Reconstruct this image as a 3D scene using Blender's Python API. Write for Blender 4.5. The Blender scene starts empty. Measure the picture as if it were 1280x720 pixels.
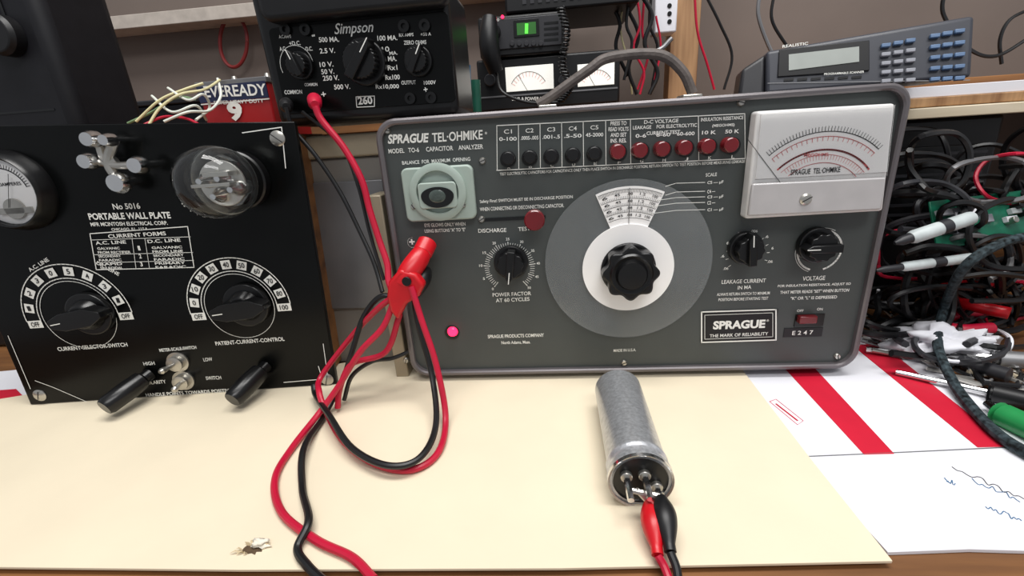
import bpy, math, random
from mathutils import Matrix, Vector, noise
random.seed(7)
# ------------------------------------------------------------------ camera (solved from the instrument's panel corners)
F=560.0
CAM=Vector((.1298,-.3533,.2106))
RM=(Matrix.Rotation(.096,3,'Z')@Matrix.Rotation(math.pi/2-.3318,3,'X')@Matrix.Rotation(-.0669,3,'Z'))
def ray(px,py): return RM@Vector(((px-640)/F,-(py-360)/F,-1))
def onz(px,py,z=0.0):
    d=ray(px,py); return CAM+d*((z-CAM.z)/d.z)
def ony(px,py,y):
    d=ray(px,py); return CAM+d*((y-CAM.y)/d.y)
cd=bpy.data.cameras.new('camera'); co=bpy.data.objects.new('camera',cd); bpy.context.collection.objects.link(co)
cd.sensor_width=36; cd.lens=36*F/1280; cd.clip_start=.01; cd.clip_end=50
co.matrix_world=Matrix.Translation(CAM)@RM.to_4x4()
bpy.context.scene.camera=co
bpy.context.scene.view_settings.view_transform='Standard'
# ------------------------------------------------------------------ materials
def lin(c): return tuple(((v/255)/12.92 if v<=10 else (((v/255)+.055)/1.055)**2.4) for v in c)
def mat(name,c,rough=.5,metal=0,var=.12,vs=60,bump=0,bs=300,emit=0,alpha=1,coat=0,trans=0,stretch=None,spec=.5):
    m=bpy.data.materials.new(name); m.use_nodes=True; nt=m.node_tree; b=nt.nodes['Principled BSDF']
    L=lin(c); tc=nt.nodes.new('ShaderNodeTexCoord'); mp=nt.nodes.new('ShaderNodeMapping')
    if stretch: mp.inputs['Scale'].default_value=stretch
    nt.links.new(tc.outputs['Object'],mp.inputs[0])
    n=nt.nodes.new('ShaderNodeTexNoise'); n.inputs['Scale'].default_value=vs; n.inputs['Detail'].default_value=6
    nt.links.new(mp.outputs[0],n.inputs['Vector'])
    r=nt.nodes.new('ShaderNodeValToRGB')
    r.color_ramp.elements[0].position=.3; r.color_ramp.elements[1].position=.7
    r.color_ramp.elements[0].color=tuple(v*(1-var) for v in L)+(1,)
    r.color_ramp.elements[1].color=tuple(min(1,v*(1+var)) for v in L)+(1,)
    nt.links.new(n.outputs[0],r.inputs[0]); nt.links.new(r.outputs[0],b.inputs['Base Color'])
    b.inputs['Roughness'].default_value=rough; b.inputs['Metallic'].default_value=metal
    b.inputs['Specular IOR Level'].default_value=spec
    b.inputs['Coat Weight'].default_value=coat; b.inputs['Alpha'].default_value=alpha
    b.inputs['Transmission Weight'].default_value=trans
    if emit: 
        b.inputs['Emission Color'].default_value=L+(1,); b.inputs['Emission Strength'].default_value=emit
    if bump:
        n2=nt.nodes.new('ShaderNodeTexNoise'); n2.inputs['Scale'].default_value=bs; nt.links.new(mp.outputs[0],n2.inputs['Vector'])
        bp=nt.nodes.new('ShaderNodeBump'); bp.inputs['Strength'].default_value=bump; bp.inputs['Distance'].default_value=.001
        nt.links.new(n2.outputs[0],bp.inputs['Height']); nt.links.new(bp.outputs[0],b.inputs['Normal'])
    return m
def glassmat(name,tint=(1,1,1),ior=1.45,haze=.0,rough=.03):
    m=bpy.data.materials.new(name); m.use_nodes=True; nt=m.node_tree; nt.nodes.clear()
    o=nt.nodes.new('ShaderNodeOutputMaterial'); t=nt.nodes.new('ShaderNodeBsdfTransparent'); g=nt.nodes.new('ShaderNodeBsdfGlossy'); d=nt.nodes.new('ShaderNodeBsdfDiffuse')
    fr=nt.nodes.new('ShaderNodeFresnel'); fr.inputs[0].default_value=ior; m1=nt.nodes.new('ShaderNodeMixShader'); m2=nt.nodes.new('ShaderNodeMixShader')
    n=nt.nodes.new('ShaderNodeTexNoise'); n.inputs['Scale'].default_value=90; mr=nt.nodes.new('ShaderNodeMapRange'); mr.inputs['To Min'].default_value=rough*.7; mr.inputs['To Max'].default_value=rough*1.4
    nt.links.new(n.outputs[0],mr.inputs[0]); nt.links.new(mr.outputs[0],g.inputs['Roughness'])
    t.inputs[0].default_value=tint+(1,); d.inputs[0].default_value=(.8,.82,.83,1)
    m1.inputs[0].default_value=haze; nt.links.new(t.outputs[0],m1.inputs[1]); nt.links.new(d.outputs[0],m1.inputs[2])
    nt.links.new(fr.outputs[0],m2.inputs[0]); nt.links.new(m1.outputs[0],m2.inputs[1]); nt.links.new(g.outputs[0],m2.inputs[2]); nt.links.new(m2.outputs[0],o.inputs[0])
    return m
M_ink=mat('ink_white',(240,240,234),.6,var=.03)
M_inkk=mat('ink_black',(25,25,28),.6,var=.03)
M_inkr=mat('ink_red',(218,100,100),.6,var=.03)
M_panel=mat('panel_grey_enamel',(70,74,73),.42,var=.06,vs=25,bump=.05,bs=900,spec=.4)
M_case=mat('case_grey_paint',(108,103,105),.34,metal=.35,var=.1,vs=30)
M_blackgl=mat('black_phenolic',(8,9,9),.25,var=.3,vs=20,spec=.18)
M_bake=mat('bakelite',(14,14,15),.28,var=.2,spec=.4)
M_black=mat('black_plastic',(16,16,18),.42,var=.2,spec=.4)
M_blackw=mat('black_rubber',(16,16,18),.42,var=.2)
M_darkgrey=mat('dark_plastic',(40,40,44),.45,var=.1)
M_darkbox=mat('dark_cabinet',(22,22,26),.5,var=.15,spec=.3)
M_redb=mat('red_plastic_dark',(108,10,20),.26,var=.15,coat=.3)
M_red=mat('red_plastic',(200,14,28),.35,var=.08)
M_redw=mat('red_rubber',(186,16,52),.4,var=.08)
M_chrome=mat('chrome',(220,220,220),.18,metal=1,var=.05)
M_nickel=mat('nickel',(190,187,180),.3,metal=.9,var=.12)
M_alu=mat('aluminium_can',(204,206,210),.3,metal=.65,var=.22,vs=40,stretch=(14,14,1),bump=.08,bs=80)
M_white=mat('white_card',(230,230,236),.75,var=.04,vs=8)
M_face=mat('meter_face',(252,250,248),.7,var=.01)
M_clear=glassmat('clear_plastic',(.99,.99,.99),1.22,0)
M_disc=mat('acrylic_disc',(150,154,155),.16,alpha=.27,var=.14,vs=10)
M_housing=mat('meter_housing',(224,222,220),.25,var=.04)
M_eye=mat('eye_plate',(160,174,165),.45,var=.05)
M_dark=mat('dark_void',(6,7,8),.3,var=.1)
M_glass=glassmat('bulb_glass',(.96,.97,.97),1.42,.02,.02)
M_neon=mat('neon',(255,30,70),.3,emit=4,var=.02)
M_lcd=mat('lcd_green',(90,230,70),.4,emit=.9,var=.02)
M_lit=mat('lit_meter',(240,238,230),.5,emit=.45,var=.02)
M_card=mat('cardboard_cream',(229,216,190),.74,var=.05,vs=9,bump=.12,bs=120,spec=.25)
M_redtape=mat('red_print',(204,18,50),.55,var=.04)
M_wall=mat('wall_paint',(114,102,95),.85,var=.12,vs=4,bump=.2,bs=40)
M_yel=mat('yellow_wire',(212,204,158),.5,var=.1)
M_blue=mat('blue_plastic',(60,110,150),.4,var=.1)
M_bluek=mat('key_blue',(92,118,152),.4,var=.08)
M_keyg=mat('key_grey',(150,152,160),.45,var=.08)
M_green=mat('green_plastic',(35,140,75),.4,var=.12)
M_teal=mat('teal_pack',(24,84,66),.4,var=.3)
M_scan=mat('scanner_grey',(58,60,68),.42,var=.06)
M_beige=mat('beige_metal',(164,152,130),.45,metal=.2,var=.15,vs=15)
M_greybox=mat('grey_cabinet',(128,124,118),.45,metal=.2,var=.12,vs=12)
M_greymet=mat('grey_metal',(130,130,132),.4,metal=.5,var=.2,vs=12)
M_leather=mat('handle_leather',(92,84,80),.6,var=.3,vs=120,bump=.4)
M_lcdd=mat('lcd_grey',(160,165,160),.3,var=.05)
def woodmat(name,c1,c2,scale=(3,40,40)):
    m=mat(name,c1,.55); nt=m.node_tree; r=[n for n in nt.nodes if n.type=='VALTORGB'][0]
    r.color_ramp.elements[0].color=lin(c1)+(1,); r.color_ramp.elements[1].color=lin(c2)+(1,)
    [n for n in nt.nodes if n.type=='MAPPING'][0].inputs['Scale'].default_value=scale
    [n for n in nt.nodes if n.type=='TEX_NOISE'][0].inputs['Scale'].default_value=1.5
    return m
M_wood=woodmat('bench_wood',(82,50,26),(150,102,58))
M_post=woodmat('post_wood',(130,92,60),(190,150,108),(60,60,4))
M_plank=woodmat('plank_wood',(196,180,150),(225,212,188),(4,40,40))
# ------------------------------------------------------------------ geometry helpers
def box(cx,cy,cz,sx,sy,sz):
    v=[(cx+a*sx/2,cy+b*sy/2,cz+c*sz/2) for a in(-1,1) for b in(-1,1) for c in(-1,1)]
    return v,[(0,1,3,2),(4,6,7,5),(0,4,5,1),(2,3,7,6),(0,2,6,4),(1,5,7,3)]
def prism(pts,z0,z1,shift=(0,0)):
    n=len(pts); v=[(p[0]+shift[0],p[1]+shift[1],z0) for p in pts]+[(p[0],p[1],z1) for p in pts]
    f=[tuple(range(n-1,-1,-1)),tuple(range(n,2*n))]+[(i,(i+1)%n,n+(i+1)%n,n+i) for i in range(n)]
    return v,f
def lathe(prof,n=32,cx=0,cy=0,cap=True):
    v=[];f=[]
    for r,z in prof:
        for i in range(n):
            a=2*math.pi*i/n; v.append((cx+max(r,1e-5)*math.cos(a),cy+max(r,1e-5)*math.sin(a),z))
    for k in range(len(prof)-1):
        for i in range(n): f.append((k*n+i,k*n+(i+1)%n,(k+1)*n+(i+1)%n,(k+1)*n+i))
    if cap: f.append(tuple(range(n-1,-1,-1))); f.append(tuple(range((len(prof)-1)*n,len(prof)*n)))
    return v,f
def cyl(cx,cy,z0,z1,r,n=28,r2=None):
    r2=r if r2 is None else r2; e=min(r,r2,abs(z1-z0))*.12
    return lathe([(r-e,z0),(r,z0+e),(r2,z1-e),(r2-e,z1)],n,cx,cy)
def merge(*gs):
    v=[];f=[]
    for g in gs:
        o=len(v); v+=list(g[0]); f+=[tuple(i+o for i in q) for q in g[1]]
    return v,f
def tr(g,M): return [tuple(M@Vector(p)) for p in g[0]],g[1]
def along(a,b):
    a=Vector(a);b=Vector(b);q=Vector((0,0,1)).rotation_difference((b-a).normalized())
    return Matrix.Translation(a)@q.to_matrix().to_4x4()
def smoothpts(P,k=8):
    P=[Vector(p) for p in P]
    if len(P)<3: return P
    Q=[P[0]*2-P[1]]+P+[P[-1]*2-P[-2]]; out=[]
    for i in range(1,len(Q)-2):
        a,b,c,d=Q[i-1],Q[i],Q[i+1],Q[i+2]
        for j in range(k):
            t=j/k; out.append(.5*((2*b)+(c-a)*t+(2*a-5*b+4*c-d)*t*t+(3*b-a-3*c+d)*t**3))
    out.append(P[-1]); return out
def sweep(P,r,n=8,k=8,sm=True):
    P=smoothpts(P,k) if sm else [Vector(p) for p in P]
    v=[];f=[];N=None;m=len(P)
    for i,p in enumerate(P):
        t=(P[min(i+1,m-1)]-P[max(i-1,0)]).normalized()
        if N is None: N=t.orthogonal().normalized()
        else: N=(N-t*N.dot(t)).normalized()
        B=t.cross(N); rr=r(i/(m-1)) if callable(r) else r
        for j in range(n):
            a=2*math.pi*j/n; v.append(tuple(p+(N*math.cos(a)+B*math.sin(a))*rr))
    for i in range(m-1):
        for j in range(n): f.append((i*n+j,i*n+(j+1)%n,(i+1)*n+(j+1)%n,(i+1)*n+j))
    f.append(tuple(range(n-1,-1,-1))); f.append(tuple(range((m-1)*n,m*n)))
    return v,f
def sphere(c,r,s=(1,1,1),n=20,m=12):
    pr=[(math.sin(math.pi*k/m)*r,-math.cos(math.pi*k/m)*r) for k in range(m+1)]
    v,f=lathe(pr,n); return [(c[0]+p[0]*s[0],c[1]+p[1]*s[1],c[2]+p[2]*s[2]) for p in v],f
def mk(name,g,m,parent=None,bevel=0,seg=2,ang=35):
    me=bpy.data.meshes.new(name); me.from_pydata([tuple(p) for p in g[0]],[],[tuple(q) for q in g[1]]); me.update()
    for p in me.polygons: p.use_smooth=True
    me.set_sharp_from_angle(angle=math.radians(ang)); me.materials.append(m)
    o=bpy.data.objects.new(name,me); bpy.context.collection.objects.link(o)
    if parent: o.parent=parent
    if bevel:
        b=o.modifiers.new('b','BEVEL'); b.width=bevel; b.segments=seg; b.limit_method='ANGLE'; b.angle_limit=math.radians(40)
    return o
def empty(name,M=None):
    e=bpy.data.objects.new(name,None); e.empty_display_size=.02; bpy.context.collection.objects.link(e)
    if M is not None: e.matrix_world=M
    return e
_tc={}
def textgeo(s,bold,ital):
    k=(s,bold,ital)
    if k in _tc: return _tc[k]
    c=bpy.data.curves.new('t','FONT'); c.body=s; c.offset=bold; c.shear=ital; c.resolution_u=3
    o=bpy.data.objects.new('t',c); bpy.context.collection.objects.link(o); bpy.context.view_layer.update()
    me=bpy.data.meshes.new_from_object(o.evaluated_get(bpy.context.evaluated_depsgraph_get()))
    v=[tuple(p.co) for p in me.vertices]; f=[tuple(p.vertices) for p in me.polygons]
    bpy.data.objects.remove(o); bpy.data.curves.remove(c); bpy.data.meshes.remove(me)
    x0=min(p[0] for p in v);x1=max(p[0] for p in v);y0=min(p[1] for p in v);y1=max(p[1] for p in v)
    v=[((p[0]-x0)/(x1-x0),(p[1]-y0)/(y1-y0),0) for p in v]
    _tc[k]=(v,f); return _tc[k]
class Fr:
    """local frame of a flat front panel: x right, y up, z out of the panel"""
    def __init__(s,name,origin,rz=0,tilt=0):
        s.M=Matrix.Translation(origin)@Matrix.Rotation(rz,4,'Z')@Matrix.Rotation(math.pi/2-tilt,4,'X')
        s.e=empty(name,s.M); s.Mi=s.M.inverted(); s.c=s.Mi@CAM; s.inks={}
    def p(s,px,py,out=0):
        d=s.Mi.to_3x3()@ray(px,py); t=(out-s.c.z)/d.z; q=s.c+d*t; return Vector((q.x,q.y))
    def p3(s,px,py,out=0):
        q=s.p(px,py,out); return Vector((q.x,q.y,out))
    def sc(s,px,py,out=0): return (s.p(px+4,py,out)-s.p(px-4,py,out)).length/8
    def rect(s,x0,y0,x1,y1,out=0):
        l=s.p(x0,(y0+y1)/2,out);r=s.p(x1,(y0+y1)/2,out);t=s.p((x0+x1)/2,y0,out);b=s.p((x0+x1)/2,y1,out)
        return (l.x+r.x)/2,(t.y+b.y)/2,r.x-l.x,t.y-b.y
    def box(s,name,x0,y0,x1,y1,z0,z1,m,bevel=.0006):
        cx,cy,w,h=s.rect(x0,y0,x1,y1,z1); return mk(name,box(cx,cy,(z0+z1)/2,w,h,z1-z0),m,s.e,bevel)
    def cyl(s,name,px,py,rpx,z0,z1,m,n=32,k=1):
        q=s.p(px,py,z1); r=rpx*s.sc(px,py,z1); return mk(name,cyl(q.x,q.y,z0,z1,r,n,r*k),m,s.e)
    def ink(s,g,m=M_ink):
        s.inks.setdefault(m.name,(m,[],[])); _,V,Fc=s.inks[m.name]; o=len(V); V+=g[0]; Fc+=[tuple(i+o for i in q) for q in g[1]]
    def T(s,t,x0,y0,x1,y1,h,out=.0005,bold=.010,ital=0,m=M_ink):
        a=s.p(x0,y0,out);b=s.p(x1,y1,out);w=(b-a).length;hh=h*s.sc((x0+x1)/2,(y0+y1)/2,out);th=math.atan2((b-a).y,(b-a).x)
        v,f=textgeo(t,bold,ital); c_,s_=math.cos(th),math.sin(th)
        s.ink(([(a.x+p[0]*w*c_-p[1]*hh*s_,a.y+p[0]*w*s_+p[1]*hh*c_,out) for p in v],f),m)
    def Tc(s,t,cx,cy,w,h,rot=0,out=.0005,bold=.012,m=M_ink):
        """text centred at local coords"""
        v,f=textgeo(t,bold,0); c_,s_=math.cos(rot),math.sin(rot)
        s.ink(([(cx+(p[0]-.5)*w*c_-(p[1]-.5)*h*s_,cy+(p[0]-.5)*w*s_+(p[1]-.5)*h*c_,out) for p in v],f),m)
    def line(s,P,w=.0005,out=.0005,m=M_ink,close=False):
        P=[Vector(p[:2]) for p in P]
        if close: P=P+[P[0]]
        V=[];Fc=[]
        for a,b in zip(P[:-1],P[1:]):
            d=(b-a)
            if d.length<1e-7: continue
            d.normalize(); n=Vector((-d.y,d.x))*w/2; o=len(V); e=d*w*.5
            for q in (a-e-n,b+e-n,b+e+n,a-e+n): V.append((q.x,q.y,out))
            Fc.append((o,o+1,o+2,o+3))
        s.ink((V,Fc),m)
    def pl(s,pts,w=.0005,out=.0005,m=M_ink,close=False): s.line([s.p(x,y,out) for x,y in pts],w,out,m,close)
    def arc(s,c,r,a0,a1,w=.0005,out=.0005,m=M_ink,n=40):
        s.line([(c.x+r*math.cos(math.radians(a0+(a1-a0)*i/n)),c.y+r*math.sin(math.radians(a0+(a1-a0)*i/n))) for i in range(n+1)],w,out,m)
    def ticks(s,c,r0,r1,a0,a1,n,w=.0004,out=.0005,m=M_ink):
        for i in range(n):
            a=math.radians(a0+(a1-a0)*i/(n-1)); u=Vector((math.cos(a),math.sin(a))); s.line([c+u*r0,c+u*r1],w,out,m)
    def screw(s,px,py,r=.0032,m=M_nickel,z=0):
        q=s.p(px,py,z); s.nscr=getattr(s,'nscr',0)+1
        mk('screw_%d'%s.nscr,lathe([(r,z),(r,z+.0006),(r*.7,z+.0018),(0.0001,z+.002)],20,q.x,q.y),m,s.e)
        a=random.random()*3; d=Vector((math.cos(a),math.sin(a)))*r*.85; s.line([q-d,q+d],.0006,z+.0022,M_inkk)
    def flush(s):
        for k,(m,V,Fc) in s.inks.items():
            if V: mk('lettering_'+k,(V,Fc),m,s.e)
def rrect(x0,y0,x1,y1,r,n=8):
    P=[]
    for cx,cy,a in ((x1-r,y1-r,0),(x0+r,y1-r,90),(x0+r,y0+r,180),(x1-r,y0+r,270)):
        for i in range(n+1):
            t=math.radians(a+90*i/n); P.append((cx+r*math.cos(t),cy+r*math.sin(t)))
    return P
def pknob(fr,name,px,py,rpx,ang,h=.018,flutes=10):
    q=fr.p(px,py,h*.6); r=rpx*fr.sc(px,py,h*.6)
    pts=[]
    for i in range(80):
        a=2*math.pi*i/80; rr=r*.74*(1+.05*math.cos(flutes*a)); pts.append((q.x+rr*math.cos(a),q.y+rr*math.sin(a)))
    u=Vector((math.cos(math.radians(ang)),math.sin(math.radians(ang)))); n=Vector((-u.y,u.x))
    bar=[q-u*r*.85-n*r*.22,q+u*r*.7-n*r*.2,q+u*r*1.05,q+u*r*.7+n*r*.2,q-u*r*.85+n*r*.22]
    g=merge(cyl(q.x,q.y,0,h*.35,r,40),prism(pts,h*.35,h*.8),prism([tuple(b) for b in bar],h*.35,h))
    mk(name,g,M_bake,fr.e,.0007)
    fr.line([q+u*r*.35,q+u*r*.98],.0007,h+.0002)
    return q,r
# ================================================================== ROOM
mk('wall_back',box(.1,.53,.5,3.4,.04,2.5),M_wall)
mk('floor',box(.1,-.6,-.80,3.4,2.4,.04),mat('floor_concrete',(110,108,105),.8))
e=empty('workbench')
mk('bench_top',box(.1,.14,-.022,2.4,.74,.04),M_wood,e,.004)
for i,(x,y) in enumerate(((-1.05,-.18),(1.25,-.18),(-1.05,.46),(1.25,.46))): mk('leg_%d'%i,box(x,y,-.411,.07,.07,.738),M_wood,e,.003)
e=empty('shelf')
mk('shelf_board',box(.1,.40,.2325,1.9,.22,.015),M_wood,e,.001)
for i,x in enumerate((-.75,.2,.95)): mk('shelf_upright_%d'%i,box(x,.45,.111,.03,.08,.226),M_wood,e,.001)
e=empty('wall_ledge'); mk('ledge_board',box(-.3,.485,.43,.9,.05,.02),mat('ledge_paint',(190,180,170),.7),e,.001)
# cardboard sheets on bench
def sheet(name,pp,m,z0,z1,parent=None):
    return mk(name,prism([tuple(onz(x,y,z1)[:2]) for x,y in pp][::-1],z0,z1),m,parent,.0003)
sheet('cardboard_sheet',[(-40,505),(40,492),(420,455),(560,430),(925,458),(1015,575),(1116,701),(700,710),(300,712),(-60,708)],M_card,.0012,.0030)
wb=empty('flattened_carton')
sheet('panel_back',[(900,430),(1075,420),(1190,465),(1330,560),(1010,575),(915,470)],M_white,-.0015,.0008,wb)
sheet('panel_front',[(1000,570),(1330,558),(1345,690),(1212,686),(1110,690)],M_white,-.0018,.0006,wb)
sheet('stripe_1',[(976,455),(1014,455),(1118,567),(1080,568)],M_redtape,.0008,.0011,wb)
sheet('stripe_2',[(1066,432),(1100,428),(1262,558),(1222,559)],M_redtape,.0008,.0011,wb)
def gline(parent,name,pp,z,r,m,sm=True): mk(name,sweep([onz(x,y,z) for x,y in pp],r,6,6,sm),m,parent)
gline(wb,'crease',[(1005,571),(1120,566),(1330,556)],.0007,.0005,M_greymet)
P=[(962,502),(970,499),(1004,526),(997,531),(962,502)]
gline(wb,'stamp_border',P,.0009,.00025,M_redtape,False)
gline(wb,'stamp_line_1',[(970,505),(997,526)],.0009,.0006,M_redtape)
random.seed(3)
for k,(x,y,w) in enumerate(((1190,585,90),(1215,600,60),(1232,632,45),(1180,598,14))):
    gline(wb,'handwriting_%d'%k,[(x+i*w/14,y+i*w/14*.42+random.uniform(-3,3)) for i in range(15)],.0008,.00022,M_blue if k else M_darkgrey)
lf=empty('carton_flap'); sheet('flap',[(-60,470),(22,462),(42,498),(-60,515)],M_white,-.0018,.0006,lf)
sheet('flap_stripe',[(-60,492),(20,486),(30,496),(-60,506)],M_redtape,.0006,.0010,lf)
def crumple(c,rx,ry,rz,seed,n=22,m=12,amp=.35):
    v,f=sphere((0,0,0),1,n=n,m=m); out=[]
    for p in v:
        q=Vector(p); k=1+amp*(noise.noise(q*2.1+Vector((seed,0,0)))*1.6+abs(noise.noise(q*5+Vector((seed,3,0))))*.8-.2)
        out.append((c[0]+q.x*rx*k,c[1]+q.y*ry*k,max(c[2]+q.z*rz*k,c[2]-rz*.9)))
    return out,f
# torn spot in the cardboard: ragged dark opening with curled paper lips
t=empty('torn_cardboard_patch'); c0=onz(316,687,.003); random.seed(12)
hole=[];lip=[]
for i in range(18):
    a=2*math.pi*i/18; k=random.uniform(.6,1.15); hole.append((c0.x+.0062*k*math.cos(a),c0.y+.0034*k*math.sin(a)))
mk('opening',prism(hole,.0029,.0032),mat('torn_dark',(84,66,46),.9,var=.3,vs=300),t)
v=[];f=[]
for i in list(range(1,7))+list(range(9,13)):
    a=2*math.pi*i/18; p=hole[i]; q=hole[i+1]; kk=random.uniform(.9,1.9); o_=len(v)
    cx_=(p[0]+q[0])/2; cy_=(p[1]+q[1])/2; dx,dy=(cx_-c0.x)*kk,(cy_-c0.y)*kk
    v+=[(p[0],p[1],.0031),(q[0],q[1],.0031),(q[0]+dx*.35,q[1]+dy*.35,.0052),(p[0]+dx*.35,p[1]+dy*.35,.0050),(cx_+dx*.7,cy_+dy*.7,.0040)]
    f+=[(o_,o_+1,o_+2,o_+3),(o_+3,o_+2,o_+4)]
mk('curled_lips',(v,f),mat('torn_fibre',(205,186,150),.85,var=.15,vs=300),t)
c2=onz(326,682,.003); mk('scrap',crumple((c2.x,c2.y,.0046),.0045,.0022,.0018,2,amp=.7),mat('torn_white',(228,220,204),.85),t,ang=180)
# ================================================================== CAPACITOR ANALYZER
A=Fr('capacitor_analyzer',(0,0,.008)); W,H=.378,.2186
out_=rrect(0,0,W,H,.016); inn=rrect(.0045,.0045,W-.0045,H-.0045,.0125)
def ringgeo(o,i,z0,z1,zi):
    n=len(o); v=[(p[0],p[1],z0) for p in o]+[(p[0],p[1],z1-.0015) for p in o]
    def mid(a,b,t): return (a[0]*(1-t)+b[0]*t,a[1]*(1-t)+b[1]*t)
    v+=[mid(a,b,.35)+(z1,) for a,b in zip(o,i)]+[mid(a,b,.75)+(z1,) for a,b in zip(o,i)]+[(p[0],p[1],z1-.001) for p in i]+[(p[0],p[1],zi) for p in i]
    f=[]
    for k in range(5):
        for j in range(n): f.append((k*n+j,k*n+(j+1)%n,(k+1)*n+(j+1)%n,(k+1)*n+j))
    f.append(tuple(range(n-1,-1,-1))); return v,f
mk('case_shell',ringgeo(out_,inn,-.155,.0045,-.001),M_case,A.e)
mk('front_panel',prism(inn,-.0012,0),M_panel,A.e)
for i,(x,y) in enumerate(((.03,-.02),(W-.03,-.02),(.03,-.135),(W-.03,-.135))):
    mk('foot_%d'%i,tr(cyl(0,0,0,.009,.008,20),Matrix.Translation((x,-.008,y))@Matrix.Rotation(-math.pi/2,4,'X')),M_blackw,A.e)
for x,y in ((484,163),(926,128),(603,201),(508,450),(780,453),(1124,114),(1046,445),(602,274)): A.screw(x,y,.0028)
# titles
A.T('SPRAGUE',485,180,537,178,11,bold=.04,ital=.25); A.T('TEL·OHMIKE',541,178,604,174,11,bold=.02,ital=.1)
A.T('®',606,168,609,168,3)
A.T('MODEL   TO-6     CAPACITOR    ANALYZER',486,192,604,186,5.5)
# button bank
def sl(x): return -(x-621)*.048
for x in (621,648,675,702,729,757,788,873,931): A.pl([(x,157+sl(x)),(x+.5,213+sl(x))],.0005)
A.pl([(621,157),(931,157+sl(931))],.0006); A.pl([(621,213),(931,213+sl(931))],.0006)
bt=[(635,'C1','0-100','A'),(662,'C2','.0005-.005','B'),(689,'C3','.001-.5','C'),(716,'C4','.5-50','D'),(743,'C5','45-2000','E'),
    (773,None,None,'F'),(801,None,'0-6','G'),(829,None,'6-60','H'),(857,None,'60-600','J'),(886,None,'10 K','K'),(915,None,'50 K','L')]
for i,(x,a,b,c) in enumerate(bt):
    y=200+sl(x)*1.25; red=i>=5
    if a: A.T(a,x-5,168+sl(x),x+5,167.5+sl(x),5)
    if b:
        w=min(11,len(b)*2.2); A.T(b,x-w,(177 if i<5 else 181)+sl(x),x+w,(177 if i<5 else 181)+sl(x)-.6,4.6,bold=.02)
    A.T(c,x-1,213+sl(x)-1,x+3,213+sl(x)-1,4)
    A.cyl('button_%d_collar'%i,x,y,10 if not red else 11,0,.0015,M_black)
    A.cyl('button_%d'%i,x,y-1,8.5 if not red else 10,.001,.010,M_redb if red else M_black,k=.92)
for k,t in enumerate(('PRESS TO','READ VOLTS','AND SET','INS. RES.')):
    w=12.5 if k==1 else 10; A.T(t,773-w,157+k*7.2,773+w,156.5+k*7.2,5,bold=.02)
A.T('D-C VOLTAGE',805,155,848,153,4.6,bold=.02);A.T('LEAKAGE    FOR ELECTROLYTIC',791,162,871,158.5,4.4,bold=.02);A.T('CURRENT TEST',808,169,850,167,4.4,bold=.02)
A.T('INSULATION RESISTANCE',876,152,929,149,4.4,bold=.02);A.T('(MEGOHMS)',890,160,918,158.5,4.4,bold=.02)
A.T('TEST ELECTROLYTIC CAPACITORS FOR CAPACITANCE ONLY THEN PLACE SWITCH IN DISCHARGE POSITION, RETURN SWITCH TO TEST POSITION BEFORE MEASURING LEAKAGE',625,220,931,204,4.2)
# magic eye
A.T('BALANCE  FOR  MAXIMUM  OPENING',503,206,588,201,4.4)
cx,cy,w,h=A.rect(504,208,593,276,.006)
mk('eye_plate',prism(rrect(cx-w/2,cy-h/2,cx+w/2,cy+h/2,.005),0,.006),M_eye,A.e,.0012)
q=A.p(548,240,.006); R=35*A.sc(548,240,.006)
mk('eye_ring',lathe([(R,.006),(R,.0085),(R*.9,.0095),(R*.75,.0095),(R*.72,.0062)],48,q.x,q.y,cap=False),M_eye,A.e)
mk('eye_boss',prism(rrect(q.x-R*.68,q.y-R*.55,q.x+R*.68,q.y+R*.35,.003),.006,.0105),M_eye,A.e,.0008)
mk('eye_window',prism([(q.x+R*.58*math.cos(a),q.y-R*.1+R*(.42 if math.sin(a)<0 else .3)*math.sin(a)) for a in [i*math.pi/24 for i in range(48)]],.0105,.0112),M_dark,A.e)
mk('eye_tube',sphere((q.x,q.y-R*.12,.0105),R*.3,(1.1,.85,.25)),mat('eye_glass',(70,80,76),.08,var=.4,vs=200),A.e)
for x,y in ((517,258),(579,256)): A.screw(x,y,.0022,z=.006)
A.T('EYE GLOWS ONLY WHEN',531,284,582,282,4.4);A.T('USING BUTTONS "A" TO "E"',531,291,582,289,4.4)
A.T('Safety First! SWITCH MUST BE IN DISCHARGE POSITION',600,255,716,249,5);A.T('WHEN CONNECTING OR DISCONNECTING CAPACITOR.',600,264,705,259,4.6)
# discharge / test slide
A.box('switch_slot',604,271,682,275,-.0005,.0006,M_dark,0)
A.cyl('switch_stem',664,274,4,0,.009,M_dark); A.cyl('switch_button',668,276,13,.008,.015,M_redb)
A.T('DISCHARGE',598,291,633,290,5);A.T('TEST',648,289,663,288,5)
# binding posts
A.T('+',512,306,519,305.5,7,bold=.03); c=A.p(516,303); A.arc(c,.0042,90,300,.0005)
A.T('–',512,344,519,344,2)
for nm,x,y,m in (('binding_post_red',524,322,M_red),('binding_post_black',531,345,M_black)):
    q=A.p(x,y); r=.0055; mk(nm,lathe([(r,0),(r,.006),(r*.6,.0065),(r*.6,.009),(r*.95,.0095),(r*.95,.019),(r*.7,.0205)],24,q.x,q.y),m,A.e)
A.cyl('neon_bezel',565,416,9,0,.001,M_dark); A.cyl('neon_lamp',565,416,6.5,.001,.004,M_neon,k=.8)
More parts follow.
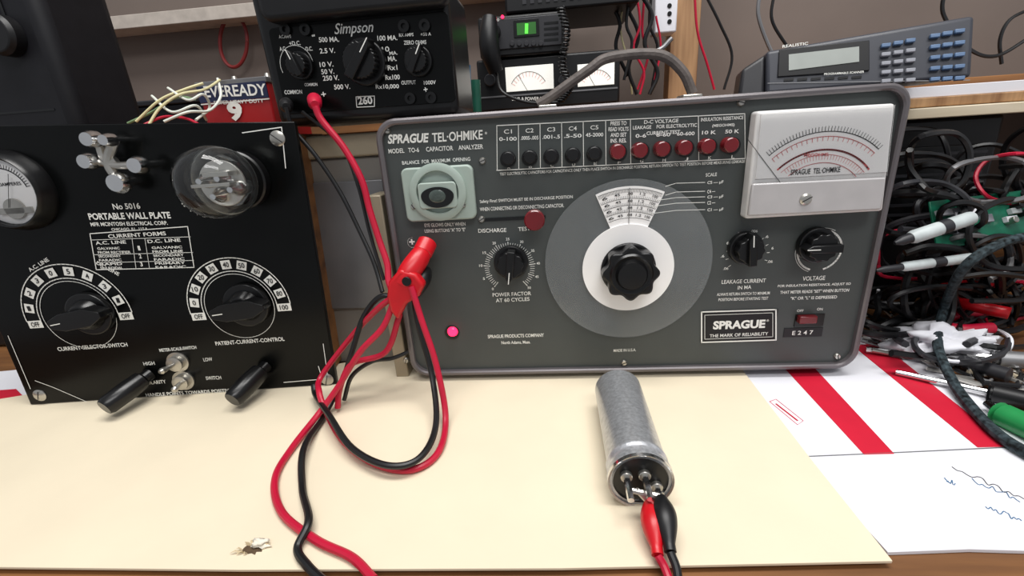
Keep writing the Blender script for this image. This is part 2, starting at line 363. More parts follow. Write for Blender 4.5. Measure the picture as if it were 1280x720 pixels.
# knobs
def scale(px,py,r0,r1,a0,a1,n,labels=None,lr=None,lh=.0022):
    c=A.p(px,py); s=A.sc(px,py)
    A.ticks(c,r0*s,r1*s,a0,a1,n)
    if labels:
        for i,l in enumerate(labels):
            a=math.radians(a0+(a1-a0)*i/(len(labels)-1)); A.Tc(l,c.x+lr*s*math.cos(a),c.y+lr*s*math.sin(a),.0012*len(l)+.0004,lh)
scale(637,334,26,31,230,-50,51); c=A.p(637,334); s_=A.sc(637,334)
A.ticks(c,25*s_,32*s_,230,-50,11,.0007)
scale(637,334,0,0,230,-50,2,['0','5','10','15','20','25','30','35','40','45','50'],36)
pknob(A,'power_factor_knob',638,331,22,262)
A.T('POWER FACTOR',616,371,664,369,5);A.T('AT 60 CYCLES',620,378,662,376,5)
scale(934,318,24,27,215,-20,11); scale(934,318,0,0,215,-20,2,['.06','.6','6','60','.006','.6','6','.06'],31)
pknob(A,'leakage_current_knob',937,313,22,95)
A.T('LEAKAGE CURRENT',902,355,957,353,5.4);A.T('IN MA',922,362,939,361,5)
A.T('ALWAYS RETURN SWITCH TO MINIMUM',896,370,962,368,4);A.T('POSITION BEFORE STARTING TEST',898,376.5,960,374.5,4)
c=A.p(1024,313); s=A.sc(1024,313); A.arc(c,27*s,-70,250,.0014); A.arc(c,30*s,60,250,.0004)
pknob(A,'voltage_knob',1027,309,24,180)
A.T('VOLTAGE',1003,351,1031,350,6)
A.T('FOR INSULATION RESISTANCE, ADJUST SO',972,360,1063,357,4.4,bold=.015);A.T('THAT METER READS "SET" WHEN BUTTON',975,367.5,1061,364.5,4.4,bold=.015);A.T('"K" OR "L" IS DEPRESSED',988,375,1046,373,4.4,bold=.015)
# big dial
c=A.p(784,328,.003); s=A.sc(784,328,.003); R=104*s
q=A.p(785,336,.006)
mk('dial_spindle',cyl(q.x,q.y,0,.006,.008),M_nickel,A.e)
mk('dial_disc',lathe([(R,.0025),(R,.0042)],96,c.x,c.y),M_disc,A.e)
R2=57*s
mk('dial_ring',lathe([(R2,.0044),(R2,.0056)],80,q.x,q.y),M_face,A.e)
Rk=35*A.sc(789,344,.02)
kp=[(q.x+Rk*(1+.08*math.cos(8*a))*math.cos(a)*.95,q.y+Rk*(1+.08*math.cos(8*a))*math.sin(a)*.95) for a in [i*math.pi/80 for i in range(160)]]
mk('dial_knob',merge(lathe([(Rk*1.02,.0056),(Rk*1.02,.009)],48,q.x,q.y),prism(kp,.009,.022)),M_bake,A.e,.0015,3)
mk('dial_knob_cap',lathe([(Rk*.78,.022),(Rk*.72,.0235),(Rk*.62,.0225),(Rk*.58,.0225),(Rk*.5,.026),(0,.0265)],48,q.x,q.y),M_bake,A.e)
top=A.p(784,233,.0046); Rf=(top-q).length; r_in=R2*.9
a0,a1=math.radians(66),math.radians(113)
pts=[(q.x+Rf*math.cos(a0+(a1-a0)*i/20),q.y+Rf*math.sin(a0+(a1-a0)*i/20)) for i in range(21)]+[(q.x+r_in*math.cos(a1-(a1-a0)*i/20),q.y+r_in*math.sin(a1-(a1-a0)*i/20)) for i in range(21)]
mk('scale_fan',prism(pts,.0034,.0046),M_face,A.e)
for k,rr in enumerate((.97,.86,.78,.70,.63)): A.arc(q,Rf*rr,67,112,.0003,.005,M_inkk,20)
for k,rr in enumerate((.86,.78,.70)): A.ticks(q,Rf*rr,Rf*(rr+.03),67,112,34,.00022,.005,M_inkk)
A.ticks(q,Rf*.93,Rf*.97,67,112,60,.0002,.005,M_inkk)
for k in range(5):
    for rr in (.915,.83,.75,.665):
        a=math.radians(71+k*9.3); A.Tc(['100','1.2','.08','45','6'][k],q.x+Rf*rr*math.cos(a),q.y+Rf*rr*math.sin(a),.0042,.002,a-math.pi/2,.005,m=M_inkk)
A.line([q+Vector((0,r_in)),q+Vector((.0,Rf*.98))],.0004,.0052,M_inkk)
A.T('SCALE',882,221,896,220,4.4)
for k,(yy,l) in enumerate(((230,'C5 — µF'),(241,'C4 — '),(248,'C3 — µF'),(255,'C2 — '),(264,'C1 — µF'))):
    A.T(l,884,yy+1,904 if k%2==0 else 894,yy,4.6,bold=.02); A.pl([(832 if k<2 else 818-k*3,yy+ (3 if k<2 else 4)),(845,yy-1),(881,yy-2)],.0004,.0048)
# meter
def quad(pp,z): return [tuple(A.p(x,y,z)) for x,y in pp]
mk('meter_housing',prism(quad([(932,274),(1104,264),(1120,129),(947,139)],.012),0,.012),M_housing,A.e,.002,3)
mk('meter_face',prism(quad([(945,224),(1109,215),(1117,134),(952,143)],.013),.012,.0126),M_face,A.e)
mk('meter_lower_cover',prism(quad([(935,270),(1102,262),(1108,222),(941,230)],.015),.012,.015),mat('meter_lower',(184,181,181),.2,var=.05),A.e,.001)
mk('meter_window',prism(quad([(941,230),(1109,220),(1119,131),(949,141)],.0135),.0131,.0135),M_clear,A.e)
A.screw(1007,249,.0042,M_nickel,.015)
c=A.p(1018,262,.0128); s=A.sc(1018,240,.0128)
A.arc(c,98*s,48,132,.0005,.0129,M_inkk); A.arc(c,92*s,48,132,.0004,.0129,M_inkr); A.arc(c,76*s,40,134,.0012,.0129,M_inkr);A.arc(c,70*s,40,134,.0003,.0129,M_inkr);A.arc(c,60*s,42,130,.0004,.0129,M_inkr)
A.ticks(c,98*s,104*s,48,132,40,.0003,.0129,M_inkk);A.ticks(c,87*s,92*s,48,132,22,.0003,.0129,M_inkr);A.ticks(c,64*s,70*s,42,130,30,.0002,.0129,M_inkr)
A.line([c+Vector((-.024,.018)),c+Vector((-.052,.052))],.0004,.0130,M_inkk)
A.T('SPRAGUE  TEL·OHMIKE',988,219,1050,215,7,.0130,m=M_inkk)
A.T('MEGOHMS',1005,196,1035,195,4,.0130,m=M_inkr)
# logo plate
A.box('logo_plate',877,388,970,427,0,.0006,M_black,0)
for d,w in ((0,.0011),(4,.0004)): A.pl([(877+d,390+d),(970-d,387+d),(970-d,425-d),(877+d,428-d)],w,.0008,close=True)
A.T('SPRAGUE',891,412,956,410,12,.0009,bold=.045);A.T('®',958,402,961,402,3,.0009);A.T('THE MARK OF RELIABILITY',887,422,960,419,4.6,.0009)
A.box('power_switch_slot',994,393,1030,408,0,.001,M_dark,0);A.box('power_switch',1000,396,1022,405,.001,.006,M_redb)
A.T('OFF',996,390,1004,390,3.6);A.T('ON',1021,388,1028,388,3.6)
A.box('serial_label',980,410,1028,421,0,.0006,M_inkk,0);A.T('E 2 4 7',990,419,1016,418,6,.0008)
A.T('SPRAGUE PRODUCTS COMPANY',610,423,680,421,4.8,bold=.02);A.T('North Adams, Mass.',627,431,663,430,5,bold=.02);A.T('MADE IN U.S.A.',767,440,795,439,4)
# handle
hy=.075
for i,(x,y) in enumerate(((684,122),(862,110))):
    q=ony(x,y,hy); mk('handle_bracket_%d'%i,box(q.x,H+.0025,-hy,.016,.006,.022),M_nickel,A.e,.001)
def Al(P): return [A.Mi@Vector(p) for p in P]
hp=[ony(672,131,hy),ony(690,120,hy),ony(735,88,hy),ony(762,72,hy),ony(822,68,hy),ony(852,88,hy),ony(866,117,hy)]
mk('handle',sweep(Al(hp),.0042,10),M_leather,A.e)
A.flush()
# ================================================================== WALL PLATE INSTRUMENT
org=Vector((-.3512,-.0344,0)); RZ=math.radians(5.592)
B=Fr('galvanic_wall_plate',org,RZ)
bl,br,tr_,tl=B.p(40,510),B.p(422,484),B.p(368,152),B.p(-110,158)
bl.y=br.y=.0035
corn=[tuple(bl),tuple(br),tuple(tr_),tuple(tl)]
mk('front_panel',prism(corn,-.005,0),M_blackgl,B.e,.0008)
sh=lambda p,dx,dy:(p[0]+dx,p[1]+dy)
mk('cabinet',prism([sh(bl,.008,.0),sh(br,-.012,0),sh(tr_,-.012,-.008),sh(tl,.008,-.008)],-.085,-.005),M_wood,B.e,.001)
for x,y in ((347,173),(50,494),(409,474)): B.screw(x,y,.0058)
B.pl([(303,166),(352,159),(357,210)],.0007); B.pl([(355,478),(403,474),(398,458)],.0007) ; B.pl([(300,501),(412,488),(404,430)],.0006)
B.pl([(44,476),(66,484),(110,503)],.0006); B.pl([(10,420),(38,486)],.0006)
B.T('No 5016',142,262,176,261,7.5,bold=.02);B.T('PORTABLE WALL PLATE',112,275,214,273,8.5,bold=.03)
B.T('MFR MCINTOSH ELECTRICAL CORP.',114,283,210,281,5,bold=.02);B.T('CHICAGO, ILL., U.S.A.',140,289,186,288,4,bold=.02)
P=[B.p(x,y) for x,y in ((113,292),(235,283),(243,334),(121,337))]
B.line(P,.0007,close=True)
B.T('CURRENT FORMS',136,298,208,294,5,bold=.02)
B.pl([(114,300),(238,296)],.0004);B.T('A.C. LINE',120,306,158,304.5,4.4,bold=.02);B.T('D.C. LINE',185,304,226,302,4.4,bold=.02)
B.pl([(165,298),(170,336)],.0004);B.pl([(181,298),(187,336)],.0004);B.pl([(117,318.5),(241,315.5)],.0004);B.pl([(119,328.5),(242,325.5)],.0004)
for k,(l,r_) in enumerate((('GALVANIC','GALVANIC'),('FROM RECTIFIER','FROM LINE'),('SECONDARY','SECONDARY'),('FARADIC','FARADIC'),('RAPID','PRIMARY'),('SINUSOIDAL','FARADIC'))):
    y=312.3+k*4.9; B.T(l,122+k*.8,y,(150 if len(l)<11 else 163)+k*.8,y-.6,3.3,bold=.02);B.T(r_,190+k,y-1,228+k,y-2,3.3,bold=.02)
for k in range(3): B.T('123'[k],173+k*1.5,313+k*10,176+k*1.5,313+k*10,6,bold=.03)
def dial(px,py,rout,rin,a0,a1,labels,name,ang):
    c=B.p(px,py); s=B.sc(px,py); n=len(labels)
    B.arc(c,rout*s,a0-5,a1+5,.0008); B.arc(c,rin*s,a0-5,a1+5,.0008); B.arc(c,rin*.92*s,0,360,.0005,n=60)
    for i,l in enumerate(labels):
        a=math.radians(a0+(a1-a0)*i/(n-1)); rr=(rout+rin)/2*s
        u=Vector((math.cos(a),math.sin(a)))
        v_=Vector((-u.y,u.x)); w=.0040 if len(l)<3 else .0060; hh=.0034
        cc=c+u*rr
        if len(l)==3: X=Vector((1,0));Y=Vector((0,1)); P=[cc-X*w-Y*hh,cc+X*w-Y*hh,cc+X*w+Y*hh,cc-X*w+Y*hh]
        else: P=[cc+v_*w-u*hh*1.1,cc-v_*w-u*hh*1.1,cc-v_*w+u*hh*1.1,cc+v_*w+u*hh*1.1]
        B.ink(([(p.x,p.y,.0006) for p in P],[(0,1,2,3)]))
        B.Tc(l,cc.x,cc.y,.0022*len(l)+.0006,.0044,0,.0009,.02,M_inkk)
    q=B.p(px,py+4,.014); u=Vector((math.cos(math.radians(ang)),math.sin(math.radians(ang))));nn=Vector((-u.y,u.x)); r=33*s
    bar=[q-u*r*1.0-nn*r*.16,q-u*r*.5-nn*r*.34,q+u*r*.5-nn*r*.34,q+u*r*1.0-nn*r*.1,q+u*r*1.0+nn*r*.1,q+u*r*.5+nn*r*.34,q-u*r*.5+nn*r*.34,q-u*r*1.0+nn*r*.16]
    mk(name,merge(cyl(q.x,q.y,0,.006,r*.85,40),lathe([(r*.62,.006),(r*.5,.012),(r*.42,.014)],36,q.x,q.y),prism([tuple(p) for p in bar],.007,.019)),M_bake,B.e,.0018,3)
    B.line([q-u*r*.9,q-u*r*.55],.0008,.0193)
dial(99,394,68,50,188,-5,['OFF','1','2','3','0','5','4','3','1','OFF'],'current_selector_knob',8)
dial(300,383,64,47,190,-5,['OFF','0','10','20','30','40','50','60','70','80','100'],'patient_current_knob',5)
B.T('A.C. LINE',38,340,62,326,5,bold=.02);B.T('D.C. LINE',120,330,148,345,5,bold=.02)
B.T('CURRENT-SELECTOR-SWITCH',73,439,160,433,5.5,bold=.02);B.T('PATIENT-CURRENT-CONTROL',270,432,356,426,5.5,bold=.02)
B.T('HIGH',180,457,194,456,5);B.T('LOW',255,452,266,451,5);B.T('METER-SCALE-SWITCH',200,440,246,436,4.5,bold=.02)
B.T('POLARITY',182,481,208,479,5);B.T('SWITCH',258,475,277,474,5);B.T('HANDLE POINTS TOWARDS POSITIVE POLE',183,496,306,489,5,bold=.02)
for i,(x,y) in enumerate(((223,452),(230,475))):
    q=B.p(x,y); mk('toggle_collar_%d'%i,lathe([(.0095,0),(.0095,.0012),(.0068,.0014),(.0068,.006),(.0045,.0065)],24,q.x,q.y),M_nickel,B.e)
    mk('toggle_lever_%d'%i,tr(lathe([(.0015,0),(.0022,.008),(.0028,.012),(.0015,.014)],16),Matrix.Translation((q.x,q.y,.005))@Matrix.Rotation(.25*(1 if i else -1),4,'Y')),M_nickel,B.e)
for i,(a,b) in enumerate((((188,467),(130,510)),((333,457),(290,500)))):
    p0=B.p3(*a,0); p1=B.p3(*b,.036); L=(p1-p0).length
    mk('jack_plug_%d'%i,tr(lathe([(.0055,0),(.0055,.006),(.0082,.008),(.0088,L*.5),(.0082,L-.003),(.0068,L)],24),along(p0,p1)),M_bake,B.e)
# vacuum tube on the panel
q=B.p(285,228,.02); 
mk('tube_socket',cyl(q.x,q.y,0,.010,.022,40),M_bake,B.e)
mk('glass_bulb',lathe([(.014,.010),(.020,.014),(.0248,.023),(.0258,.034),(.0232,.045),(.0155,.053),(.0056,.0562),(.0003,.0567)],40,q.x-.001,q.y+.001,cap=False),M_glass,B.e,ang=180)
for i,(dx,dy) in enumerate(((-.009,.003),(.004,.004),(-.002,-.008),(.011,-.004))):
    mk('anode_%d'%i,lathe([(.0052,.016),(.0058,.02),(.0058,.029),(.0046,.032),(.0026,.036),(.002,.039)],20,q.x+dx,q.y+dy),M_chrome,B.e)
mk('tube_plate',merge(cyl(q.x,q.y,.025,.027,.0165,32),box(q.x,q.y,.037,.027,.0022,.009),box(q.x+.004,q.y+.007,.034,.018,.003,.011)),M_nickel,B.e,.0003)
mk('tube_getter',lathe([(.0196,.0137),(.0242,.0220),(.0238,.0223),(.0192,.0142)],40,q.x-.001,q.y+.001,cap=False),mat('getter_silver',(170,172,170),.25,metal=.8,var=.4,vs=50),B.e)
# terminal posts
def tp(name,px,py,r,h):
    q=B.p(px,py,h); mk(name,lathe([(r*.45,0),(r*.45,h*.55),(r,h*.6),(r*1.05,h*.8),(r*.8,h),(0.0002,h*1.02)],20,q.x,q.y),M_chrome,B.e); return q
q1=tp('post_1',107,174,.0058,.022);q2=tp('post_2',128,175,.0045,.022);q3=tp('post_3',104,202,.006,.02);q4=tp('post_4',167,207,.0065,.02);q5=tp('post_5',143,229,.0078,.018)
m0=B.p(137,204,.012)
mk('terminal_bars',merge(sweep([(q1.x,q1.y,.012),(m0.x,m0.y,.013),(q4.x,q4.y,.012)],.0028,10),sweep([(q2.x,q2.y,.012),(m0.x,m0.y,.013),(q5.x,q5.y,.012)],.0034,10),sweep([(q3.x,q3.y,.012),(m0.x,m0.y,.013),(m0.x+.006,m0.y+.002,.012)],.0028,10)),M_nickel,B.e)
# round panel meter
q=B.p(8,240,.008); R=48*B.sc(20,240,.01)
mk('meter_bezel',lathe([(R*1.08,0),(R*1.08,.003),(R*1.02,.006),(R,.010),(R*.93,.013),(R*.88,.012),(R*.87,.006)],56,q.x,q.y,cap=False),M_bake,B.e)
mk('meter_dial',cyl(q.x,q.y,.003,.0085,R*.88,48),M_face,B.e)
mk('meter_glass',lathe([(R*.88,.0120),(R*.6,.0130),(.0002,.0135)],48,q.x,q.y,cap=False),M_clear,B.e)
B.arc(q,R*.62,10,170,.0008,.0088,M_inkk);B.ticks(q,R*.62,R*.72,10,170,30,.0004,.0088,M_inkk);B.Tc('MILLIAMPERES',q.x+R*.1,q.y+R*.2,R*.8,R*.09,0,.0088,m=M_inkk)
mk('meter_movement',merge(cyl(q.x+R*.1,q.y-R*.45,.0088,.0105,R*.28,24),box(q.x+R*.1,q.y-R*.5,.0095,R*.9,R*.16,.002)),M_nickel,B.e,.0003)
B.line([q+Vector((0,-R*.4)),q+Vector((R*.35,R*.45))],.0005,.0110,M_inkk)
B.flush()
# ================================================================== BOXES BEHIND
e=empty('power_supply_box')
mk('housing',box(-.052,.090,.100,.082,.10,.20),M_greybox,e,.002)
mk('side_board',box(-.0125,.020,.085,.012,.03,.17),M_beige,e,.001)
mk('lid',box(-.052,.090,.2095,.088,.106,.019),M_beige,e,.002)
mk('front_plate',box(-.05,.0385,.12,.07,.003,.12),M_greymet,e,.001)
# multimeter
S=Fr('analog_multimeter',ony(350,150,.022),math.radians(-1)); S0=S.M.translation.z
BLs,BRs,TRs,TLs=S.p(347,150),S.p(573,140),S.p(564,-30),S.p(327,-30)
base_y=.2275-S0
mk('case',prism([(BLs.x,base_y),(BRs.x,base_y),(BRs.x,TRs.y),(BLs.x-.002,TLs.y)],-.075,0),M_bake,S.e,.006,4)
cx,cy,w,h=S.rect(345,24,566,136); 
mk('face_plate',prism(rrect(cx-w/2,cy-h/2,cx+w/2,cy+h/2,.004),0,.0012),M_blackgl,S.e,.0004)
cx,cy,w,h=S.rect(325,-25,562,19,.008)
mk('roll_top_cover',prism(rrect(cx-w/2,cy-h/2,cx+w/2,cy+h/2,.008),0,.014),M_black,S.e,.004,3)
S.T('Simpson',419,47,468,44,15,.0016,ital=.35,bold=.01)
pknob(S,'range_knob',451,76,27,52,.020,24)
pknob(S,'mode_knob',371,81,16,110,.014,16);c=S.p(371,81,.0016);S.arc(c,.0135,-30,200,.0004,.0016)
pknob(S,'zero_ohms_knob',520,75,18,60,.014,20)
for t,x0,y0,x1,h in (('500 MA.',399,53,424,5.5),('100 MA.',472,51,497,5.5),('2.5 V.',400,67,419,5.5),('10',478,65,487,5.5),('MA.',487,69,497,4),('10 V.',400,84,417,5.5),('1 MA.',481,77,496,5.5),('50 V.',402,93,418,5.5),('Rx1',485,88,497,5.5),('250 V.',404,101,424,5.5),('Rx100',482,100,500,5.5),('500 V.',418,112,438,5.5),('Rx10,000',470,112,499,5.5),
    ('A.C.',350,64,358,4.5),('+D.C.',362,57,376,4.5),('-D.C.',381,64,391,4.5),('ZERO OHMS',505,56,533,4.5),('OUTPUT',502,106,520,4.5),('1000V',530,106,545,4.5),('+',530,115,535,5),('-',390,46,394,2),('RX AMPS',499,46,517,3.6),('COMMON',356,118,378,4.5),('+',402,121,408,5)):
    S.T(t,x0,y0,x1,y0-.8,h,.0016,bold=.015)
for t,x0,y0,x1 in (('A.C.AMPS',349,48,364),('COMMON',381,108,397),('+50 A',526,45,539)): S.T(t,x0,y0,x1,y0-.6,3.5,.0016)
S.T('260',448,131,466,130,9,.0016,bold=.03);S.pl([(445,121),(468,120),(468,133),(446,134)],.0006,.0016,close=True)
for i,(x,y) in enumerate(((357,37),(382,37),(505,33),(531,32),(513,123),(539,122),(358,129))):
    q=S.p(x,y,.002); mk('jack_%d'%i,lathe([(.0042,.001),(.0042,.0035),(.002,.0036),(.0019,.0015)],20,q.x,q.y),M_bake,S.e)
S.flush()
# battery
Bt=Fr('lantern_battery',ony(256,157,.085),math.radians(-4)); cx,cy,w,h=Bt.rect(253,101,340,170)
top=Bt.p(296,100).y; bot=top-.066
mk('body',prism(rrect(cx-w/2,bot,cx+w/2,top,.004),-.06,0),mat('battery_red',(165,28,32),.35,var=.05),Bt.e,.002)
mk('top_rim',prism(rrect(cx-w/2-.001,top-.004,cx+w/2+.001,top+.001,.001),-.061,.001),M_greymet,Bt.e,.0006)
cx2,cy2,w2,h2=Bt.rect(250,104,342,125,.001); mk('blue_band',box(cx,cy2,.0006,w*.99,h2,.0012),mat('battery_blue',(32,40,74),.4),Bt.e)
Bt.T('EVEREADY',257,122,334,119,12,.0016,bold=.02); Bt.T('9',288,152,306,150,20,.0016,bold=.05,m=M_ink);Bt.T('SUPER HEAVY DUTY',268,131,330,128,4,.0016)
mk('white_band',box(cx,Bt.p(296,127).y,.0004,w*.99,.001,.0012),M_ink,Bt.e)
for i in (-1,1):
    mk('terminal_%d'%(i+1),tr(lathe([(.004,0),(.0035,.004),(.002,.008)],16),Matrix.Translation((cx+i*.018,top,-.03))@Matrix.Rotation(-math.pi/2,4,'X')),M_nickel,Bt.e)
Bt.flush()
by=(Bt.M@Vector((cx,bot,-.03)))
e=empty('wooden_block'); mk('block',box(by.x,.125,by.z/2-.0005,.10,.065,by.z-.001),M_wood,e,.001)
wy=empty('hookup_wires'); M_pale=mat('pale_wire',(214,218,208),.5)
for k,(m,pts) in enumerate(((M_yel,[(275,100,.08),(255,112,.06),(225,118,.04),(200,135,.03),(185,158,.02)]),(M_pale,[(272,98,.08),(276,120,.07),(262,138,.05),(235,140,.03),(205,152,.02)]),(M_pale,[(210,110,.05),(235,125,.04),(254,118,.05),(262,135,.06),(245,150,.03)]),(M_pale,[(190,120,.05),(215,140,.03),(245,132,.04),(258,150,.06)]),(M_yel,[(170,152,.03),(200,125,.04),(230,112,.05),(254,104,.06)]),(M_redw,[(180,156,.02),(205,146,.03),(232,148,.03),(250,156,.03)]),(mat('green_wire',(120,150,110),.5),[(160,154,.04),(190,140,.04),(220,122,.05),(244,124,.05)]))):
    mk('wire_%d'%k,sweep([ony(x,y,d) for x,y,d in pts],.0011,8),m,wy)
# dark instrument upper-left
e=empty('bench_instrument')
bx=ony(150,60,.17).x; ax=bx-.34; zt=ony(100,-30,.09).z+.02
mk('cabinet',box((ax+bx)/2,.135,(.236+zt)/2,bx-ax,.085,zt-.236),M_darkbox,e,.012,4)
mk('plinth',box((ax+bx)/2,.138,.118,(bx-ax)*.9,.07,.2355),M_black,e,.002)
for k in range(7): mk('vent_%d'%k,box(bx-.035-k*.007,.0925,zt-.03,.0025,.002,.04),M_dark,e)
q=ony(8,45,.09); mk('tuning_knob',tr(lathe([(.018,0),(.018,.010),(.015,.014)],32),Matrix.Translation((q.x,.093,q.z))@Matrix.Rotation(math.pi/2,4,'X')),M_black,e,.001)
mk('seam',box((ax+bx)/2,.0925,.262,.30,.001,.002),M_dark,e)
# mobile radio
def dev(name,px0,py0,px1,py1,y,depth,m,bev=.002,base=None):
    org=ony(px0,py1,y)
    fr=Fr(name,org); cx,cy,w,h=fr.rect(px0,py0,px1,py1)
    y0=cy-h/2 if base is None else base-org.z
    mk('body',box(cx,(cy+h/2+y0)/2,-depth/2,w,cy+h/2-y0,depth),m,fr.e,bev); return fr
D=dev('dual_power_meter',597,68,775,132,.31,.13,M_black,.003,base=.2405)
D.box('left_meter_face',632,82,692,113,0,.001,M_lit,.0004);D.box('right_meter_face',722,79,768,107,0,.001,M_lit,.0004)
for x,y,r in ((661,116,30),(745,110,26)):
    c=D.p(x,y,.0015); s=D.sc(x,y); D.arc(c,r*.8*s,30,150,.0006,.0015,M_inkk); D.ticks(c,r*.62*s,r*.8*s,30,150,12,.0004,.0015,M_inkr); D.line([c,c+Vector((-r*.4*s,r*.7*s))],.0005,.0016,M_inkk)
D.box('trim_strip',600,115,772,117,0,.001,M_greymet,0)
for x in (612,705): D.cyl('knob_%d'%x,x,100,7,0,.008,M_darkgrey)
D.T('SWR & POWER METER',640,126,690,125,4);D.flush()
rr_=D.rect(597,68,775,132); mtop=rr_[1]+rr_[3]/2+D.M.translation.z
R_=dev('mobile_radio',598,17,706,66,.305,.14,M_black,.003,base=mtop+.0005)
R_.box('face_trim',602,21,702,60,0,.002,M_darkgrey,.001)
R_.box('display',642,24,674,46,.002,.003,M_dark,.0003);R_.box('display_glow',646,28,670,43,.003,.0034,mat('lcd_dim',(40,95,35),.4,emit=.35),0)
R_.T('1',656,42,660,42,11,.0038,bold=.03,m=M_lcd)
R_.cyl('volume_knob',616,38,9,.002,.014,M_black);R_.cyl('indicator',628,21,2,.002,.003,M_neon)
for k in range(5): R_.cyl('button_%d'%k,640+k*9,54,3,.002,.005,M_darkgrey,16)
for k in range(4): R_.box('slot_%d'%k,680,27+k*7,698,30+k*7,.002,.0024,M_dark,0)
R_.T('KENWOOD',606,27,624,26.5,3,.0024);R_.flush()
rr_=R_.rect(598,17,706,66); rt=R_.M.translation.z+rr_[1]+rr_[3]/2
e=empty('stacked_transceiver'); a=ony(655,0,.30);b=ony(775,12,.30); mk('body',box((a.x+b.x)/2,.37,rt+.032,b.x-a.x+.05,.13,.062),M_black,e,.003)
for k in range(8): mk('grille_%d'%k,box(a.x+k*.01,.3045,rt+.02,.005,.001,.02),M_darkgrey,e)
# hand mic with coiled cord
e=empty('hand_microphone')
P=[];bs=smoothpts([ony(700,8,.28),ony(708,40,.28),ony(703,80,.28),ony(712,108,.28),ony(700,128,.28)],60)
for i,p in enumerate(bs):
    a=i*.75; P.append(p+Vector((math.cos(a)*.0045,math.sin(a)*.0045,0)))
mk('coiled_cord',sweep(P,.0013,6,1,sm=False),M_blackw,e)
mk('mic_body',sweep([ony(612,22,.285),ony(611,45,.28),ony(613,66,.28),ony(620,90,.285)],lambda t:.009+.004*math.sin(t*3),14),M_black,e)
mk('cord_tail',sweep([ony(620,90,.285),ony(628,115,.28),ony(660,128,.27),ony(700,128,.28)],.0018,8),M_blackw,e)
# screwdrivers in gap left
e=empty('screwdriver'); mk('handle',sweep([ony(580,82,.20),ony(584,138,.20)],lambda t:.0075-.002*t,12,sm=False),M_blue,e); mk('shaft',sweep([ony(584,138,.20),ony(590,200,.20)],.0025,8,sm=False),M_chrome,e)
e=empty('screwdriver'); mk('handle',sweep([ony(594,100,.22),ony(596,140,.22)],.006,12,sm=False),M_teal,e);mk('shaft',sweep([ony(596,140,.22),ony(598,200,.22)],.0025,8,sm=False),M_chrome,e)
# post
e=empty('wood_post'); a=ony(838,50,.40);b=ony(874,50,.40); mk('post',box((a.x+b.x)/2,.415,.62,b.x-a.x,.03,.76),M_post,e,.001)
q=ony(834,14,.36); mk('white_bracket',box(q.x,.38,q.z,.03,.03,.05),M_white,e,.002)
for k in range(3): q=ony(838,6+k*10,.36); mk('bracket_screw_%d'%k,tr(cyl(0,0,0,.002,.003,14),Matrix.Translation((q.x,.366,q.z))@Matrix.Rotation(math.pi/2,4,'X')),M_dark,e)
e=empty('cable_bundle')
cb=[([(795,-10),(800,30),(792,60),(805,90),(800,118)],M_redw,.0016),([(806,-10),(803,40),(810,70),(797,112)],M_redw,.0016),([(815,-10),(812,30),(822,60),(815,110)],M_blackw,.002),([(788,-10),(783,30),(790,55),(780,100)],M_blackw,.002),([(820,20),(826,60),(818,100)],M_redw,.0014),([(779,0),(776,40),(786,80),(790,118)],M_yel,.0013),
 ([(868,-10),(872,40),(884,80),(893,112)],M_redw,.0016),([(950,-10),(948,20),(962,60),(980,90)],M_greymet,.0025),([(968,-10),(965,25),(985,60),(1010,100)],M_blackw,.002),([(1180,-10),(1180,20),(1210,60),(1245,70),(1290,45)],M_blackw,.0022),([(1290,10),(1262,25),(1250,50),(1252,80)],M_blackw,.002),([(765,5),(775,30),(770,60),(785,95)],M_blackw,.0025),
 ([(800,-10),(815,20),(806,55),(822,90),(812,118)],M_blackw,.0028),([(784,10),(798,45),(786,85),(796,118)],M_blackw,.0024),([(880,-10),(900,30),(915,70),(905,112)],M_blackw,.0018)]
for k,(pp,m,r) in enumerate(cb): mk('cable_%d'%k,sweep([ony(x,y,.33+.01*(k%3)) for x,y in pp],r,8),m,e)
e=empty('hanging_wire_loop'); P=[ony(292+17*math.cos(a),52+32*math.sin(a)*1.0,.49) for a in [i*.33 for i in range(20)]]; mk('loop',sweep(P,.003,8,3),mat('dull_red_wire',(120,30,30),.5),e)
mk('hook',sweep([ony(280,20,.51),ony(285,18,.49),ony(292,22,.487)],.002,8),M_nickel,e)
e=empty('antenna_lead'); mk('lead',sweep([ony(700,118,.20),ony(720,95,.2),ony(770,72,.2),ony(820,64,.2),ony(840,48,.2)],.0024,8),M_greymet,e)
# storage boxes on the shelf behind, left of the multimeter
e=empty('storage_box'); a=ony(150,120,.33);b=ony(250,120,.33); mk('box',box((a.x+b.x)/2,.38,.262,b.x-a.x,.09,.043),M_darkbox,e,.002); mk('lid',box((a.x+b.x)/2,.38,.288,b.x-a.x+.004,.094,.008),M_darkgrey,e,.002)
# ================================================================== SCANNER
rz=math.radians(-16); tilt=math.radians(14)
o_=ony(925,112,.10); o_.z=.2272
Sc=Fr('desktop_scanner',o_,rz,tilt)
tlp,trp,brp=Sc.p(958,64),Sc.p(1219,19),Sc.p(1214,104)
blx=Sc.p(958,108).x
tt=math.tan(tilt)
mk('case',prism([(blx,.002),(brp.x,.002),(trp.x,trp.y),(tlp.x,tlp.y)],-.085,0,(0,.085*tt)),M_scan,Sc.e,.003,3)
mk('left_cheek',prism([(blx-.022,.002),(blx,.002),(tlp.x,tlp.y-.001),(tlp.x-.018,tlp.y-.012)],-.06,-.004,(0,.056*tt)),M_darkgrey,Sc.e,.003,3)
def sq(pp,z): return [tuple(Sc.p(x,y,z)) for x,y in pp]
mk('display_bezel',prism(sq([(972,96),(1087,88),(1087,50),(974,62)],.0015),0,.0015),M_black,Sc.e,.0005)
